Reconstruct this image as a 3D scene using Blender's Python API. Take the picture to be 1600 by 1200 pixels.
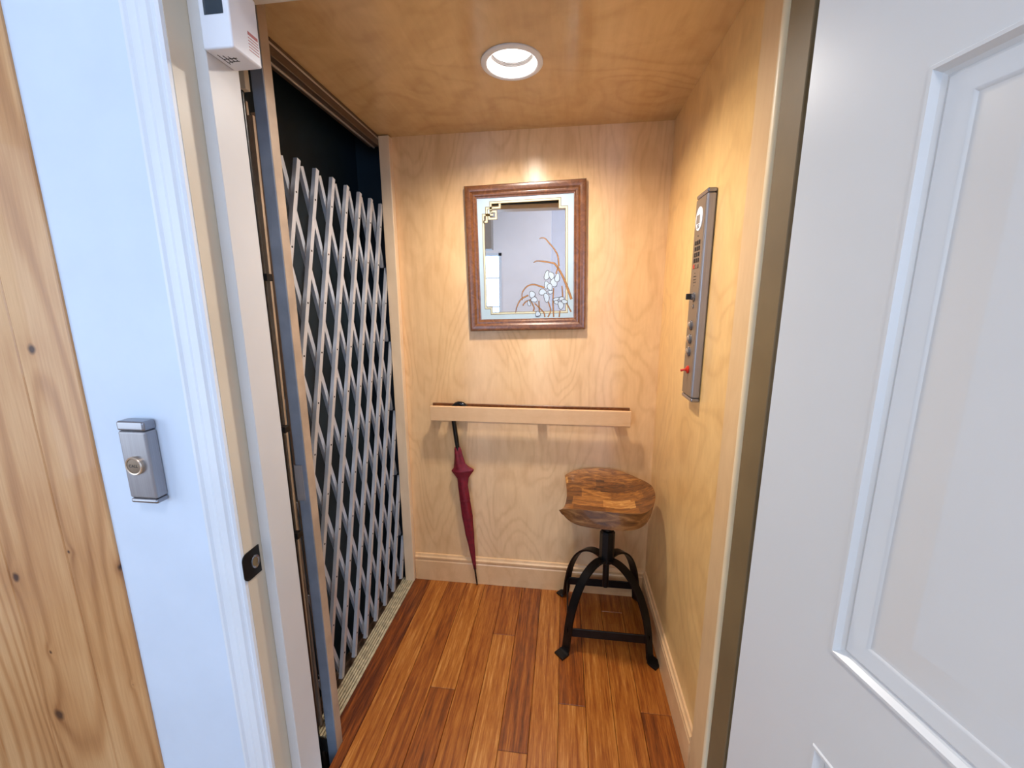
import bpy, bmesh, math, random
from mathutils import Vector, Matrix
for o in list(bpy.data.objects): bpy.data.objects.remove(o)
S = bpy.context.scene; COL = S.collection
R = math.radians
def lin(c):
    return tuple(((v/255)/12.92 if v/255 <= .04045 else ((v/255+.055)/1.055)**2.4) for v in c)

# ------------------------------------------------------------------ camera
YAW, PITCH, ROLL, F = .1293, .1943, -.0048, 630.95
fw = Vector((-math.sin(YAW)*math.cos(PITCH), math.cos(YAW)*math.cos(PITCH), -math.sin(PITCH)))
rt = Vector((math.cos(YAW), math.sin(YAW), 0)); up = rt.cross(fw)
c_, s_ = math.cos(ROLL), math.sin(ROLL)
r2 = c_*rt + s_*up; u2 = -s_*rt + c_*up
cam = bpy.data.cameras.new('camera'); co = bpy.data.objects.new('camera', cam); COL.objects.link(co)
co.matrix_world = Matrix(((r2.x, u2.x, -fw.x, 0), (r2.y, u2.y, -fw.y, 0), (r2.z, u2.z, -fw.z, 1.42), (0, 0, 0, 1)))
cam.sensor_width = 36; cam.lens = F/1600*36; cam.clip_start = .02
S.camera = co

# ------------------------------------------------------------------ world, lights, exposure
S.view_settings.view_transform = 'Standard'; S.view_settings.look = 'None'
S.view_settings.gamma = 1; S.view_settings.use_curve_mapping = False
S.view_settings.exposure = -.06
w = bpy.data.worlds.new('sky'); S.world = w; w.use_nodes = True
w.node_tree.nodes['Background'].inputs[0].default_value = (.55, .75, 1, 1)
w.node_tree.nodes['Background'].inputs[1].default_value = 2.2
def area(name, loc, target, sx, sy, power, col, spread=180, shape='RECTANGLE'):
    l = bpy.data.lights.new(name, 'AREA'); l.shape = shape; l.size = sx; l.size_y = sy
    l.energy = power; l.color = col; l.spread = R(spread)
    o = bpy.data.objects.new(name, l); COL.objects.link(o); o.location = loc
    d = Vector(target)-Vector(loc); o.rotation_euler = d.to_track_quat('-Z', 'Y').to_euler(); return o
area('daylight_rear_window', (-1.4, -2.34, 1.5), (-1.4, 0, 1.5), .95, 1.2, 24, (.38, .64, 1))
area('alcove_fill_light', (1.0, -2.74, 1.5), (1.0, 0, 1.5), .9, 1.3, 40, (.36, .61, 1))  # added blue fill, unseen, to brighten the left wall and door stop
area('side_fill_light', (-2.56, -.75, 1.35), (0, -.75, 1.35), 1.5, 1.6, 16, (.92, .96, 1))  # added fill from the left, unseen, to light the open door's face
area('hall_fill_light', (.1, -.9, 3.16), (.1, -.9, 0),   .5, .5, 20, (1, .97, .95), shape='DISK')  # added overhead fill for the hall, no lamp seen there
area('downlight_bulb', (-.172, 1.358, 2.158), (-.172, 1.358, 0), .105, .105, 16, (1, .93, .85), 165, 'DISK')

# ------------------------------------------------------------------ node helpers
MATS = {}
class NT:
    def __init__(s, name):
        s.m = bpy.data.materials.new(name); s.m.use_nodes = True; s.t = s.m.node_tree
        s.b = s.t.nodes['Principled BSDF']; MATS[name] = s.m
    def n(s, typ, **kw):
        x = s.t.nodes.new(typ)
        for k, v in kw.items():
            if hasattr(x, k): setattr(x, k, v)
        return x
    def l(s, a, b): s.t.links.new(a, b)
    def math(s, op, a, b=None):
        x = s.n('ShaderNodeMath', operation=op)
        for i, v in enumerate((a, b)):
            if v is None: continue
            if isinstance(v, (int, float)): x.inputs[i].default_value = v
            else: s.l(v, x.inputs[i])
        return x.outputs[0]
    def coords(s, scale=(1, 1, 1), offs=None):
        tc = s.n('ShaderNodeTexCoord'); mp = s.n('ShaderNodeMapping')
        s.l(tc.outputs['Object'], mp.inputs[0]); mp.inputs['Scale'].default_value = scale
        if offs is not None: s.l(offs, mp.inputs['Location'])
        return mp.outputs[0]
    def noise(s, vec, scale=1, detail=3, rough=.5, dist=0):
        x = s.n('ShaderNodeTexNoise'); s.l(vec, x.inputs['Vector'])
        x.inputs['Scale'].default_value = scale; x.inputs['Detail'].default_value = detail
        x.inputs['Roughness'].default_value = rough; x.inputs['Distortion'].default_value = dist
        return x.outputs['Fac']
    def ramp(s, fac, stops):
        x = s.n('ShaderNodeValToRGB'); s.l(fac, x.inputs[0]); e = x.color_ramp.elements
        while len(e) < len(stops): e.new(.5)
        for i, (p, c) in enumerate(stops): e[i].position = p; e[i].color = (*c, 1)
        return x.outputs[0]
    def mix(s, fac, a, b, mode='MIX'):
        x = s.n('ShaderNodeMix', data_type='RGBA', blend_type=mode)
        for sock, v in ((x.inputs[0], fac), (x.inputs[6], a), (x.inputs[7], b)):
            if isinstance(v, (int, float)): sock.default_value = v
            elif isinstance(v, tuple): sock.default_value = (*v, 1)[:4]
            else: s.l(v, sock)
        return x.outputs[2]
    def bump(s, h, strength=.2, dist=.002):
        x = s.n('ShaderNodeBump'); s.l(h, x.inputs['Height'])
        x.inputs['Strength'].default_value = strength; x.inputs['Distance'].default_value = dist
        s.l(x.outputs[0], s.b.inputs['Normal'])
    def set(s, **k):
        for n, v in k.items():
            n = n.replace('_', ' ')
            if isinstance(v, (int, float)): s.b.inputs[n].default_value = v
            elif isinstance(v, tuple): s.b.inputs[n].default_value = (*v, 1)[:4]
            else: s.l(v, s.b.inputs[n])

def plain(name, rgb, rough=.5, metal=0, var=.04, scale=8, bump=0, spec=None, **k):
    t = NT(name); c = lin(rgb)
    v = t.noise(t.coords(), scale, 4)
    d = tuple(max(0, x*(1-var*2)) for x in c); e = tuple(min(1, x*(1+var)) for x in c)
    t.set(Base_Color=t.ramp(v, [(.3, d), (.7, e)]), Roughness=rough, Metallic=metal, **k)
    if bump: t.bump(t.noise(t.coords(), scale*30, 3), bump, .001)
    return t.m

def plywood(name, base, dark, grain_scale=(2.2, 2.2, .55), rough=.3, k=9, aniso=.75, axis='Z', off=(0, 0, 0), spec=.8):
    t = NT(name); t2 = t.coords(grain_scale)
    mp = t.n('ShaderNodeMapping'); t.l(t2, mp.inputs[0]); mp.inputs['Location'].default_value = off
    wob = t.noise(mp.outputs[0], 9, 3, .55)
    n1 = t.math('ADD', t.noise(mp.outputs[0], 1.1, 2, .4, .5), t.math('MULTIPLY', wob, .035))
    w1 = t.math('SINE', t.math('MULTIPLY', n1, k*6.2832))
    w1 = t.math('POWER', t.math('MULTIPLY', t.math('ADD', w1, 1), .5), 3.5)
    amp = t.noise(t.coords((1.3, 1.3, 1.3), ), 1.7, 2)
    fine = t.noise(t.coords((60*grain_scale[0]/2, 60*grain_scale[1]/2, 6*grain_scale[2]/.55) if axis == 'Z' else (60, 6, 60)), 1, 4, .6)
    blot = t.noise(t.coords((5, 5, 3)), 1.6, 3, .6, 1.2)
    f = t.math('ADD', t.math('MULTIPLY', t.math('MULTIPLY', w1, amp), .26), t.math('MULTIPLY', fine, .30))
    f = t.math('ADD', f, t.math('MULTIPLY', blot, .5))
    col = t.ramp(f, [(.25, lin(base)), (1.0, lin(dark))])
    t.set(Base_Color=col, Roughness=rough, Specular_IOR_Level=spec)
    if aniso:
        t.set(Anisotropic=aniso)
        cx = t.n('ShaderNodeCombineXYZ'); cx.inputs[0 if axis == 'X' else 1 if axis == 'Y' else 2].default_value = 1
        t.l(cx.outputs[0], t.b.inputs['Tangent'])
    t.bump(t.noise(t.coords((3, 3, 9)), 1.3, 2, .5), .2, .004)
    return t.m

plywood('birch_back', (241, 198, 144), (196, 142, 88), (3.2, 3.2, .9), k=20, rough=.34, aniso=1.0)
plywood('birch_right', (238, 194, 126), (188, 132, 66), (1.6, 2.2, 1.8), k=11, off=(3, 1, 2), rough=.32)
plywood('birch_ceiling', (226, 190, 136), (178, 136, 88), (1.3, 2.0, 1), rough=.24, k=12, axis='Y', aniso=.8, off=(5, 2, 1))
plywood('maple_trim', (238, 194, 142), (202, 150, 98), (12, 12, 12), rough=.35, k=2, aniso=0)
plywood('maple_pale', (236, 208, 172), (212, 178, 138), (3, 3, 1), rough=.35, k=3, aniso=0)
plywood('maple_warm', (226, 188, 138), (196, 150, 100), (3, 3, 1), rough=.35, k=3, aniso=0)
plywood('maple_rail', (232, 188, 140), (204, 154, 106), (1.2, 9, 9), rough=.3, k=3, aniso=0)

def bamboo():
    t = NT('bamboo'); at = t.n('ShaderNodeAttribute', attribute_type='OBJECT', attribute_name='tone')
    oi = t.n('ShaderNodeObjectInfo')
    cx = t.n('ShaderNodeCombineXYZ'); t.l(t.math('MULTIPLY', oi.outputs['Random'], 37), cx.inputs[0]); t.l(t.math('MULTIPLY', oi.outputs['Random'], 11), cx.inputs[1])
    a = t.noise(t.coords((70, 3.2, 1), cx.outputs[0]), 1, 5, .65, .3)
    b = t.noise(t.coords((230, 14, 1), cx.outputs[0]), 1, 3, .7)
    f = t.math('ADD', t.math('MULTIPLY', a, .62), t.math('MULTIPLY', b, .38))
    f = t.math('ADD', f, t.math('MULTIPLY', t.math('SUBTRACT', at.outputs['Fac'], .5), .34))
    col = t.ramp(f, [(.30, lin((84, 34, 6))), (.45, lin((142, 72, 18))), (.58, lin((176, 106, 38))), (.76, lin((220, 160, 88)))])
    t.set(Base_Color=col, Roughness=.34, Coat_Weight=.25, Coat_Roughness=.25)
    t.bump(b, .15, .001); return t.m
bamboo()

def pine():
    t = NT('pine'); v = t.coords((1, 1, .16)); g = t.coords()
    knots = [(-1.17, 1.328, .013), (-1.201, .827, .005), (-1.361, .316, .02), (-1.062, .793, .010), (-1.381, .74, .013), (-1.335, .52, .006), (-1.10, .45, .003)]
    sep = t.n('ShaderNodeSeparateXYZ'); t.l(g, sep.inputs[0])
    halo = None; core = None
    nz = t.math('MULTIPLY', t.math('SUBTRACT', t.noise(g, 30, 2), .5), .012)
    for (x, z, r) in knots:
        dx = t.math('SUBTRACT', sep.outputs[0], x); dz = t.math('MULTIPLY', t.math('SUBTRACT', sep.outputs[2], z), .8)
        d = t.math('SQRT', t.math('ADD', t.math('MULTIPLY', dx, dx), t.math('MULTIPLY', dz, dz)))
        d = t.math('ADD', d, nz)
        h = t.math('EXPONENT', t.math('MULTIPLY', t.math('DIVIDE', d, r*2.2), -1.0))
        mr = t.n('ShaderNodeMapRange'); t.l(d, mr.inputs[0]); mr.inputs[1].default_value = r*.35; mr.inputs[2].default_value = r*.95; mr.inputs[3].default_value = 1; mr.inputs[4].default_value = 0
        c = mr.outputs[0]
        halo = h if halo is None else t.math('ADD', halo, h); core = c if core is None else t.math('MAXIMUM', core, c)
    n = t.noise(v, 3.0, 2, .4, .4)
    ph = t.math('ADD', t.math('MULTIPLY', n, 75), t.math('MULTIPLY', halo, 5))
    ph = t.math('ADD', ph, t.math('MULTIPLY', sep.outputs[0], 85))
    w_ = t.math('POWER', t.math('MULTIPLY', t.math('ADD', t.math('SINE', ph), 1), .5), 2.5)
    fine = t.noise(t.coords((160, 160, 7)), 1, 3, .6)
    blot = t.noise(t.coords((3, 3, 1.1)), 2, 2, .5)
    f = t.math('ADD', t.math('MULTIPLY', w_, .20), t.math('ADD', t.math('MULTIPLY', fine, .28), t.math('MULTIPLY', blot, .5)))
    f = t.math('ADD', f, t.math('MULTIPLY', halo, .22))
    col = t.ramp(f, [(.22, lin((226, 180, 128))), (.50, lin((196, 142, 90))), (.86, lin((146, 90, 44)))])
    col = t.mix(core, col, lin((70, 38, 22)))
    t.set(Base_Color=col, Roughness=.45, Coat_Weight=.15)
    t.bump(w_, .12, .001)
pine()

def seatwood():
    t = NT('seat_wood'); oi = t.n('ShaderNodeAttribute', attribute_type='GEOMETRY', attribute_name='tone')
    tn = t.n('ShaderNodeAttribute', attribute_type='GEOMETRY', attribute_name='tone')
    n = t.noise(t.coords((14, 55, 30)), 1, 5, .65, 1.5)
    f = t.math('ADD', t.math('MULTIPLY', n, .8), t.math('MULTIPLY', t.math('SUBTRACT', tn.outputs['Fac'], .5), .55))
    col = t.ramp(f, [(.18, lin((60, 32, 12))), (.38, lin((118, 70, 26))), (.54, lin((166, 108, 46))), (.78, lin((216, 164, 92)))])
    t.set(Base_Color=col, Roughness=.42, Coat_Weight=.2)
    t.bump(n, .35, .003)
    t = NT('seat_side'); n = t.noise(t.coords((9, 9, 34)), 1, 5, .65, 1)
    t.set(Base_Color=t.ramp(n, [(.3, lin((62, 34, 14))), (.5, lin((116, 70, 30))), (.78, lin((184, 134, 80)))]), Roughness=.4, Coat_Weight=.2)
    t.bump(n, .3, .003)
seatwood()
def framewood():
    t = NT('frame_wood'); n = t.noise(t.coords((30, 30, 30)), 1, 5, .65, 2)
    t.set(Base_Color=t.ramp(n, [(.3, lin((90, 52, 26))), (.5, lin((112, 66, 34))), (.75, lin((140, 88, 48)))]), Roughness=.3, Coat_Weight=.4, Coat_Roughness=.2)
framewood()
def brushed(name, rgb, rough=.3, sc=(400, 400, 6), metal=1):
    t = NT(name); n = t.noise(t.coords(sc), 1, 2, .5); c = lin(rgb)
    t.set(Base_Color=t.ramp(n, [(.3, tuple(v*.85 for v in c)), (.7, c)]), Metallic=metal, Roughness=rough); t.bump(n, .06, .0005)
brushed('brushed_steel', (160, 158, 162), .36, metal=.7)
brushed('steel_face', (138, 118, 98), .42, metal=.35)
brushed('gate_metal', (206, 208, 214), .40, (60, 60, 8), .5)
brushed('gate_metal_warm', (196, 176, 158), .5, (60, 60, 8), .35)
plain('chrome', (146, 146, 152), .24, .85, .02)
plain('white_paint', (226, 231, 238), .42, 0, .015, 5, .05)
plain('door_paint', (216, 215, 213), .32, 0, .012, 4, .05)
plain('wall_paint_bluelit', (214, 226, 242), .6, 0, .02, 6, .08)  # white wall, blue of the daylight tinted into its colour
plain('jamb_paint_lit', (206, 203, 200), .4, 0, .02, 5, .05)  # jamb's own paint, brightness of the stop put into a paler colour
plain('jamb_paint', (208, 194, 172), .4, 0, .03, 5, .05)
plain('nosing_cream', (236, 212, 172), .4, 0, .03)
plain('jamb_tan_shaded', (118, 98, 66), .55, 0, .09, 6, .1)  # right jamb's shade put into a darker tan; reused on backing and cup
plain('hall_paint', (248, 242, 242), .7, 0, .015, 4)
plain('hall_paint_bright', (252, 248, 250), .7, 0, .015, 4)
plain('taupe', (150, 138, 126), .7)
plain('hall_floor', (186, 150, 108), .4, 0, .1, 3)
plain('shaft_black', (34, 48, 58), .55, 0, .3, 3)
plain('shaft_grey', (60, 56, 50), .8, 0, .1, 4)
plain('black_iron', (24, 22, 22), .38, .5, .2, 30, .15)
plain('black_plastic', (14, 16, 20), .3, 0)
plain('post_grey', (120, 128, 142), .4, .25, .08, 20, .1)
plain('post_tan', (180, 156, 132), .45, .1, .12, 10, .1)
plain('track_brown', (96, 78, 62), .4, .4, .1, 20)
plain('track_light', (190, 180, 172), .3, .6)
plain('sill_beige', (206, 192, 158), .55, .2, .18, 40, .2)
plain('device_white', (232, 234, 240), .35, 0, .01)
plain('burgundy', (122, 14, 32), .55, 0, .15, 60, .2)
plain('umbrella_black', (14, 14, 16), .12, 0)
plain('trim_white', (236, 240, 248), .35, 0, .01)
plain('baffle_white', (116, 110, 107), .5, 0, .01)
plain('gold_print', (120, 92, 40), .4, .3)
plain('cream_print', (206, 202, 172), .5)
plain('leaf_print', (172, 118, 62), .5, 0, .1, 120)
plain('outline_print', (52, 44, 42), .5)
plain('frost', (178, 196, 204), .5, 0, .02, 20)
plain('petal_print', (184, 198, 210), .5, 0, .02)
plain('red_knob', (196, 40, 24), .3)
plain('red_print', (190, 120, 120), .5)
plain('dark_print', (24, 24, 30), .5)
plain('key_black', (26, 24, 28), .35)
plain('lcd', (120, 118, 116), .2)
plain('white_plastic', (238, 238, 240), .4)
plain('brass_ring', (214, 196, 176), .25, .8)
plain('rivet_dark', (60, 52, 48), .4, .6)
t = NT('mirror_glass'); t.set(Base_Color=(.93, .95, .97), Metallic=1.0, Roughness=.015)
t = NT('bulb'); t.set(Base_Color=(1, 1, 1), Emission_Color=(.93, .97, 1)); t.b.inputs['Emission Strength'].default_value = 4
t = NT('window_glass')      # thin clear pane: mostly transparent with a faint gloss
tr = t.n('ShaderNodeBsdfTransparent'); gl = t.n('ShaderNodeBsdfGlossy'); gl.inputs['Roughness'].default_value = .02; mx = t.n('ShaderNodeMixShader'); mx.inputs[0].default_value = .05
t.l(tr.outputs[0], mx.inputs[1]); t.l(gl.outputs[0], mx.inputs[2]); t.l(mx.outputs[0], [n for n in t.t.nodes if n.type == 'OUTPUT_MATERIAL'][0].inputs[0])
t = NT('smoked_window'); t.set(Base_Color=lin((24, 46, 60)), Roughness=.08, Coat_Weight=1.0)

# ------------------------------------------------------------------ geometry helpers
def bm_(): return bmesh.new()
def bx(b, lo, hi, bev=0, seg=1, mi=0):
    lo, hi = Vector(lo), Vector(hi)
    r = bmesh.ops.create_cube(b, size=1); vs = r['verts']
    for v in vs:
        v.co = Vector([(lo[i]+hi[i])/2 + v.co[i]*(hi[i]-lo[i]) for i in range(3)])
    fs = list({f for v in vs for f in v.link_faces})
    for f in fs: f.material_index = mi
    if bev:
        es = list({e for v in vs for e in v.link_edges})
        bmesh.ops.bevel(b, geom=es, offset=bev, segments=seg, affect='EDGES', profile=.5)
    return vs
def obj(name, b, mat, parent=None, smooth=None, kind=None, label=None):
    me = bpy.data.meshes.new(name)
    bmesh.ops.recalc_face_normals(b, faces=b.faces[:])
    b.to_mesh(me); b.free()
    for m in (mat if isinstance(mat, (list, tuple)) else [mat]): me.materials.append(MATS[m])
    if smooth:
        for p in me.polygons: p.use_smooth = True
        me.set_sharp_from_angle(angle=R(smooth))
    o = bpy.data.objects.new(name, me); COL.objects.link(o)
    if smooth: wn = o.modifiers.new('weighted_normal', 'WEIGHTED_NORMAL'); wn.keep_sharp = True; wn.weight = 100
    if parent: o.parent = parent
    if kind: o['kind'] = kind
    if label: o['label'] = label
    return o
def struct(name, b, mat, smooth=None, parent=None, label=None):
    o = obj(name, b, mat, parent, smooth, label=label); o['kind'] = 'structure'; return o
def thing(name, label, cat, loc=(0, 0, 0), rot=(0, 0, 0), group=None):
    o = bpy.data.objects.new(name, None); COL.objects.link(o); o.location = loc; o.rotation_euler = rot
    o.empty_display_size = .05
    o['label'] = label; o['category'] = cat
    if group: o['group'] = group
    return o
def prism(b, poly, axis, a0, a1):
    """poly in the two other axes (cyclic order kept), extruded along axis"""
    def P(p, a):
        return {'x': (a, p[0], p[1]), 'y': (p[0], a, p[1]), 'z': (p[0], p[1], a)}[axis]
    A = [b.verts.new(P(p, a0)) for p in poly]; B = [b.verts.new(P(p, a1)) for p in poly]
    n = len(poly)
    b.faces.new(A); b.faces.new(B[::-1])
    for i in range(n): b.faces.new((A[i], B[i], B[(i+1) % n], A[(i+1) % n]))
def lathe(b, prof, n=32, M=Matrix.Identity(4), cap=False):
    rings = []
    for (r, z) in prof:
        rings.append([b.verts.new(M @ Vector((r*math.cos(2*math.pi*i/n), r*math.sin(2*math.pi*i/n), z))) for i in range(n)] if r > 1e-6 else [b.verts.new(M @ Vector((0, 0, z)))])
    for a, c in zip(rings, rings[1:]):
        for i in range(n):
            j = (i+1) % n
            if len(a) == 1 and len(c) == 1: continue
            if len(a) == 1: b.faces.new((a[0], c[i], c[j]))
            elif len(c) == 1: b.faces.new((a[i], a[j], c[0]))
            else: b.faces.new((a[i], a[j], c[j], c[i]))
    if cap:
        for k in (0, -1):
            if len(rings[k]) > 1: b.faces.new(rings[k])
def tube(b, pts, rad, n=10, flat=None):
    """flat=(w,h,upvec): rectangular bar swept"""
    pts = [Vector(p) for p in pts]; rings = []
    prev = None
    for i, p in enumerate(pts):
        d = ((pts[min(i+1, len(pts)-1)]-pts[max(i-1, 0)])).normalized()
        if flat:
            u = Vector(flat[2]); s = d.cross(u).normalized(); u = s.cross(d).normalized()
            hw, hh = flat[0]/2, flat[1]/2
            ring = [p+s*a*hw+u*c*hh for a, c in ((-1, -1), (1, -1), (1, 1), (-1, 1))]
        else:
            if prev is None:
                s = d.orthogonal().normalized()
            else: s = (prev - d*prev.dot(d)).normalized()
            prev = s; u = d.cross(s); r = rad[i] if isinstance(rad, (list, tuple)) else rad
            ring = [p+s*r*math.cos(2*math.pi*k/n)+u*r*math.sin(2*math.pi*k/n) for k in range(n)]
        rings.append([b.verts.new(q) for q in ring])
    m = len(rings[0])
    for a, c in zip(rings, rings[1:]):
        for i in range(m): b.faces.new((a[i], a[(i+1) % m], c[(i+1) % m], c[i]))
    b.faces.new(rings[0][::-1]); b.faces.new(rings[-1])
def rotM(axis, deg, loc=(0, 0, 0)): return Matrix.Translation(loc) @ Matrix.Rotation(R(deg), 4, axis)
def strip_profile(b, prof, axis, a0, a1): prism(b, prof, axis, a0, a1)

# ================================================================== CAB SHELL
CX0, CX1, CY0, CY1, CH = -.803, .414, .95, 1.83, 2.13
b = bm_(); bx(b, (CX0, CY1, -.02), (CX1+.02, CY1+.02, CH)); struct('wall_back', b, 'birch_back')
b = bm_(); bx(b, (CX1, 1.0, -.02), (CX1+.02, CY1, CH)); struct('wall_right', b, 'birch_right')
# ceiling with the round hole of the downlight
b = bm_(); LX, LY, LR = -.172, 1.358, .080
def ceil_layer(z):
    outer = [b.verts.new(p) for p in ((CX0-.05, CY0, z), (CX1+.02, CY0, z), (CX1+.02, CY1+.02, z), (CX0-.05, CY1+.02, z))]
    inner = [b.verts.new((LX+LR*math.cos(2*math.pi*i/40), LY+LR*math.sin(2*math.pi*i/40), z)) for i in range(40)]
    es = [b.edges.new((outer[i], outer[(i+1) % 4])) for i in range(4)]+[b.edges.new((inner[i], inner[(i+1) % 40])) for i in range(40)]
    bmesh.ops.triangle_fill(b, use_beauty=True, edges=es); return outer, inner
o1, i1 = ceil_layer(CH); o2, i2 = ceil_layer(CH+.018)
for A, B in ((o1, o2), (i1, i2)):
    for i in range(len(A)): b.faces.new((A[i], A[(i+1) % len(A)], B[(i+1) % len(A)], B[i]))
struct('ceiling', b, 'birch_ceiling')
# floor: subfloor and bamboo planks
b = bm_(); bx(b, (-.862, 1.0095, -.06), (CX1+.02, CY1+.02, -.012)); bx(b, (-.7035, .905, -.06), (CX1+.02, 1.0095, -.012)); fl = struct('floor', b, 'shaft_grey')
edges = [-.757]+[-.767+.0965*k for k in range(1, 12)]+[.401]
rows = [[(.905, 1.83, .12)], [(.905, 1.83, .62)], [(.905, 1.83, .40)], [(.905, 1.23, .30), (1.23, 1.83, .66)],
        [(.905, 1.83, .50)], [(.905, 1.507, .68), (1.507, 1.83, .40)], [(.905, 1.043, .62), (1.043, 1.83, .28)],
        [(.905, 1.83, .64)], [(.905, 1.224, .66), (1.224, 1.83, .26)], [(.905, 1.83, .60)], [(.905, 1.70, .55), (1.70, 1.83, .4)], [(.905, 1.227, .30), (1.227, 1.83, .52)]]
for i, rw in enumerate(rows):
    for (y0, y1, tone) in rw:
        b = bm_()
        if i == 0:      # notched round the gate post
            x0, x1 = edges[0]+.0004, edges[1]-.0004
            prism(b, [(-.7035, y0), (x1, y0), (x1, y1), (x0, y1), (x0, 1.0095), (-.7035, 1.0095)], 'z', -.0119, 0)
        else: bx(b, (edges[i]+.0006, y0+.0006, -.0119), (edges[i+1]-.0006, y1-.0006, 0), .0012)
        p = obj('plank', b, 'bamboo', fl); p['tone'] = tone
# baseboards with a moulded cap
BP = [(0, 0), (.014, 0), (.014, .108), (.0115, .113), (.0115, .119), (.0145, .124), (.0145, .131), (.009, .136), (.006, .146), (0, .148)]
b = bm_(); prism(b, [(CY1-t_, z) for t_, z in BP], 'x', -.752, CX1); struct('baseboard_back', b, 'maple_trim', 20)
b = bm_(); prism(b, [(CX1-t_, z) for t_, z in BP], 'y', 1.052, CY1-.0146); struct('baseboard_right', b, 'maple_trim', 20)
# cab front return at the right: flat board with a rounded nose
b = bm_(); bx(b, (.404, .958, -.02), (.436, 1.05, CH-.001), .003); struct('trim_1', b, 'maple_warm', 30, label='pale flat board closing the front edge of the right plywood wall')
b = bm_(); bx(b, (.400, .938, -.02), (.440, .962, CH-.001), .0105, 5); struct('trim_2', b, 'nosing_cream', 40, label='narrow cream rounded nosing on the right front cab edge')
# corner post at back-left
b = bm_(); bx(b, (-.802, 1.795, .0), (-.754, 1.8295, 2.125), .002); struct('trim_3', b, 'maple_pale', 30, label='pale wooden post in the back left corner beside the folding gate')
# grooved threshold under the gate
b = bm_(); bx(b, (-.861, 1.011, -.0119), (-.7575, 1.82, -.006)); sl = struct('trim_4', b, 'track_brown', label='worn beige grooved metal threshold under the folding gate')
random.seed(4)
for k in range(6):
    x = -.822+k*.0108
    b = bm_(); bx(b, (x, 1.011, -.006), (x+(.0076 if k < 5 else .0100), 1.82, .0008), .0008); obj('rib', b, 'sill_beige', sl)
b = bm_(); bx(b, (-.86, 1.011, -.006), (-.838, 1.82, .012), .001); obj('guide_rail', b, 'track_brown', sl)

# ================================================================== HOISTWAY
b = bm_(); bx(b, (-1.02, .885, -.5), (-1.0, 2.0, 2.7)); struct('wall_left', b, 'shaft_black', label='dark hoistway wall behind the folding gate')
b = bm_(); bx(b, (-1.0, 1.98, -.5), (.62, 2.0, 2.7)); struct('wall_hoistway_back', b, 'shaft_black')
b = bm_(); bx(b, (.60, .885, -.5), (.62, 1.98, 2.7)); struct('wall_hoistway_right', b, 'shaft_grey')
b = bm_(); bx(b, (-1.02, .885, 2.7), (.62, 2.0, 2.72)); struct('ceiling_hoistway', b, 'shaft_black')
b = bm_(); bx(b, (-1.02, .885, -.52), (.62, 2.0, -.5)); struct('floor_hoistway', b, 'shaft_grey')

# ================================================================== LANDING WALL AND DOORWAY
YW, YB, JL, JR, HZ = .755, .885, -.725, .412, 2.045
b = bm_(); bx(b, (-1.066, YW, 0), (JL-.006, YB, 3.2)); bx(b, (JR+.006, YW, 0), (1.8, YB, 3.2)); bx(b, (JL-.006, YW, HZ+.006), (JR+.006, YB, 3.2))
struct('wall_front', b, 'wall_paint_bluelit')
b = bm_(); bx(b, (-2.42, YB, -.5), (-1.02, YB+.02, 3.2)); bx(b, (.62, YB, -.5), (1.82, YB+.02, 3.2)); bx(b, (-1.02, YB-.001, -.5), (1.8, YB+.02, 0-.03)); struct('wall_front_backing', b, 'shaft_grey')
b = bm_(); bx(b, (-1.02, YB+.0005, HZ+.007), (.62, YB+.02, 2.7)); struct('wall_header_shade', b, 'shaft_black')  # black sheet standing in for shade on the header's hoistway side
# jambs, stops
b = bm_(); bx(b, (JL-.006+.0005, YW-.001, 0), (JL, YB+.004, HZ)); t5 = struct('trim_5', b, 'jamb_paint', 30, label='cream painted left door jamb')
b = bm_(); bx(b, (JL, .806, 0), (-.698, YB+.004, HZ), .0015); obj('door_stop', b, 'jamb_paint_lit', t5, 30)
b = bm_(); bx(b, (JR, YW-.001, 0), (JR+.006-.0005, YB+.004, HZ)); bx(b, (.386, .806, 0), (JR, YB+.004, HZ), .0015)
struct('trim_6', b, 'jamb_tan_shaded', 30, label='right door jamb behind the open door, its shade painted as dark tan')
b = bm_(); bx(b, (JL, YW-.001, HZ), (JR, YB+.004, HZ+.0055)); bx(b, (-.698, .806, HZ-.02), (.386, YB+.004, HZ), .0015)
struct('trim_7', b, 'jamb_paint', 30, label='head jamb over the doorway')
CP = [(0, 0), (0, .011), (.004, .015), (.010, .015), (.014, .0105), (.030, .0095), (.036, .013), (.044, .0175), (.060, .0175), (.064, .013), (.068, .0115), (.072, .0125), (.077, .009), (.077, 0)]
b = bm_(); prism(b, [(-.803+u, YW-t_) for u, t_ in CP], 'z', 0, HZ+.08); struct('trim_8', b, 'white_paint', 20, label='white moulded door casing on the left of the opening')
b = bm_(); prism(b, [(.490-u, YW-t_) for u, t_ in CP], 'z', 0, HZ+.08); struct('trim_9', b, 'white_paint', 20, label='white moulded door casing behind the open door')
b = bm_(); prism(b, [(YW-t_, HZ+.078-u) for u, t_ in CP], 'x', -.726, .413); struct('trim_10', b, 'white_paint', 20, label='white moulded casing over the doorway')
# pine boards beside the white wall
b = bm_(); bx(b, (-2.4, YW+.004, 0), (-1.0665, YB, 3.2)); pw = struct('wall_pine', b, 'jamb_tan_shaded')
for k, (x0, x1) in enumerate(((-1.209, -1.0665), (-1.40, -1.211), (-1.59, -1.402), (-1.78, -1.592), (-1.97, -1.782), (-2.16, -1.972), (-2.40, -2.162))):
    b = bm_(); bx(b, (x0, YW-.006, 0), (x1, YW+.004, 3.2), .002); obj('board', b, 'pine', pw)

# ================================================================== OPEN DOOR (right)
DW, DT, DH = 1.10, .045, 2.03
piv = Vector((.403, .748)); th = R(104)
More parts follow.
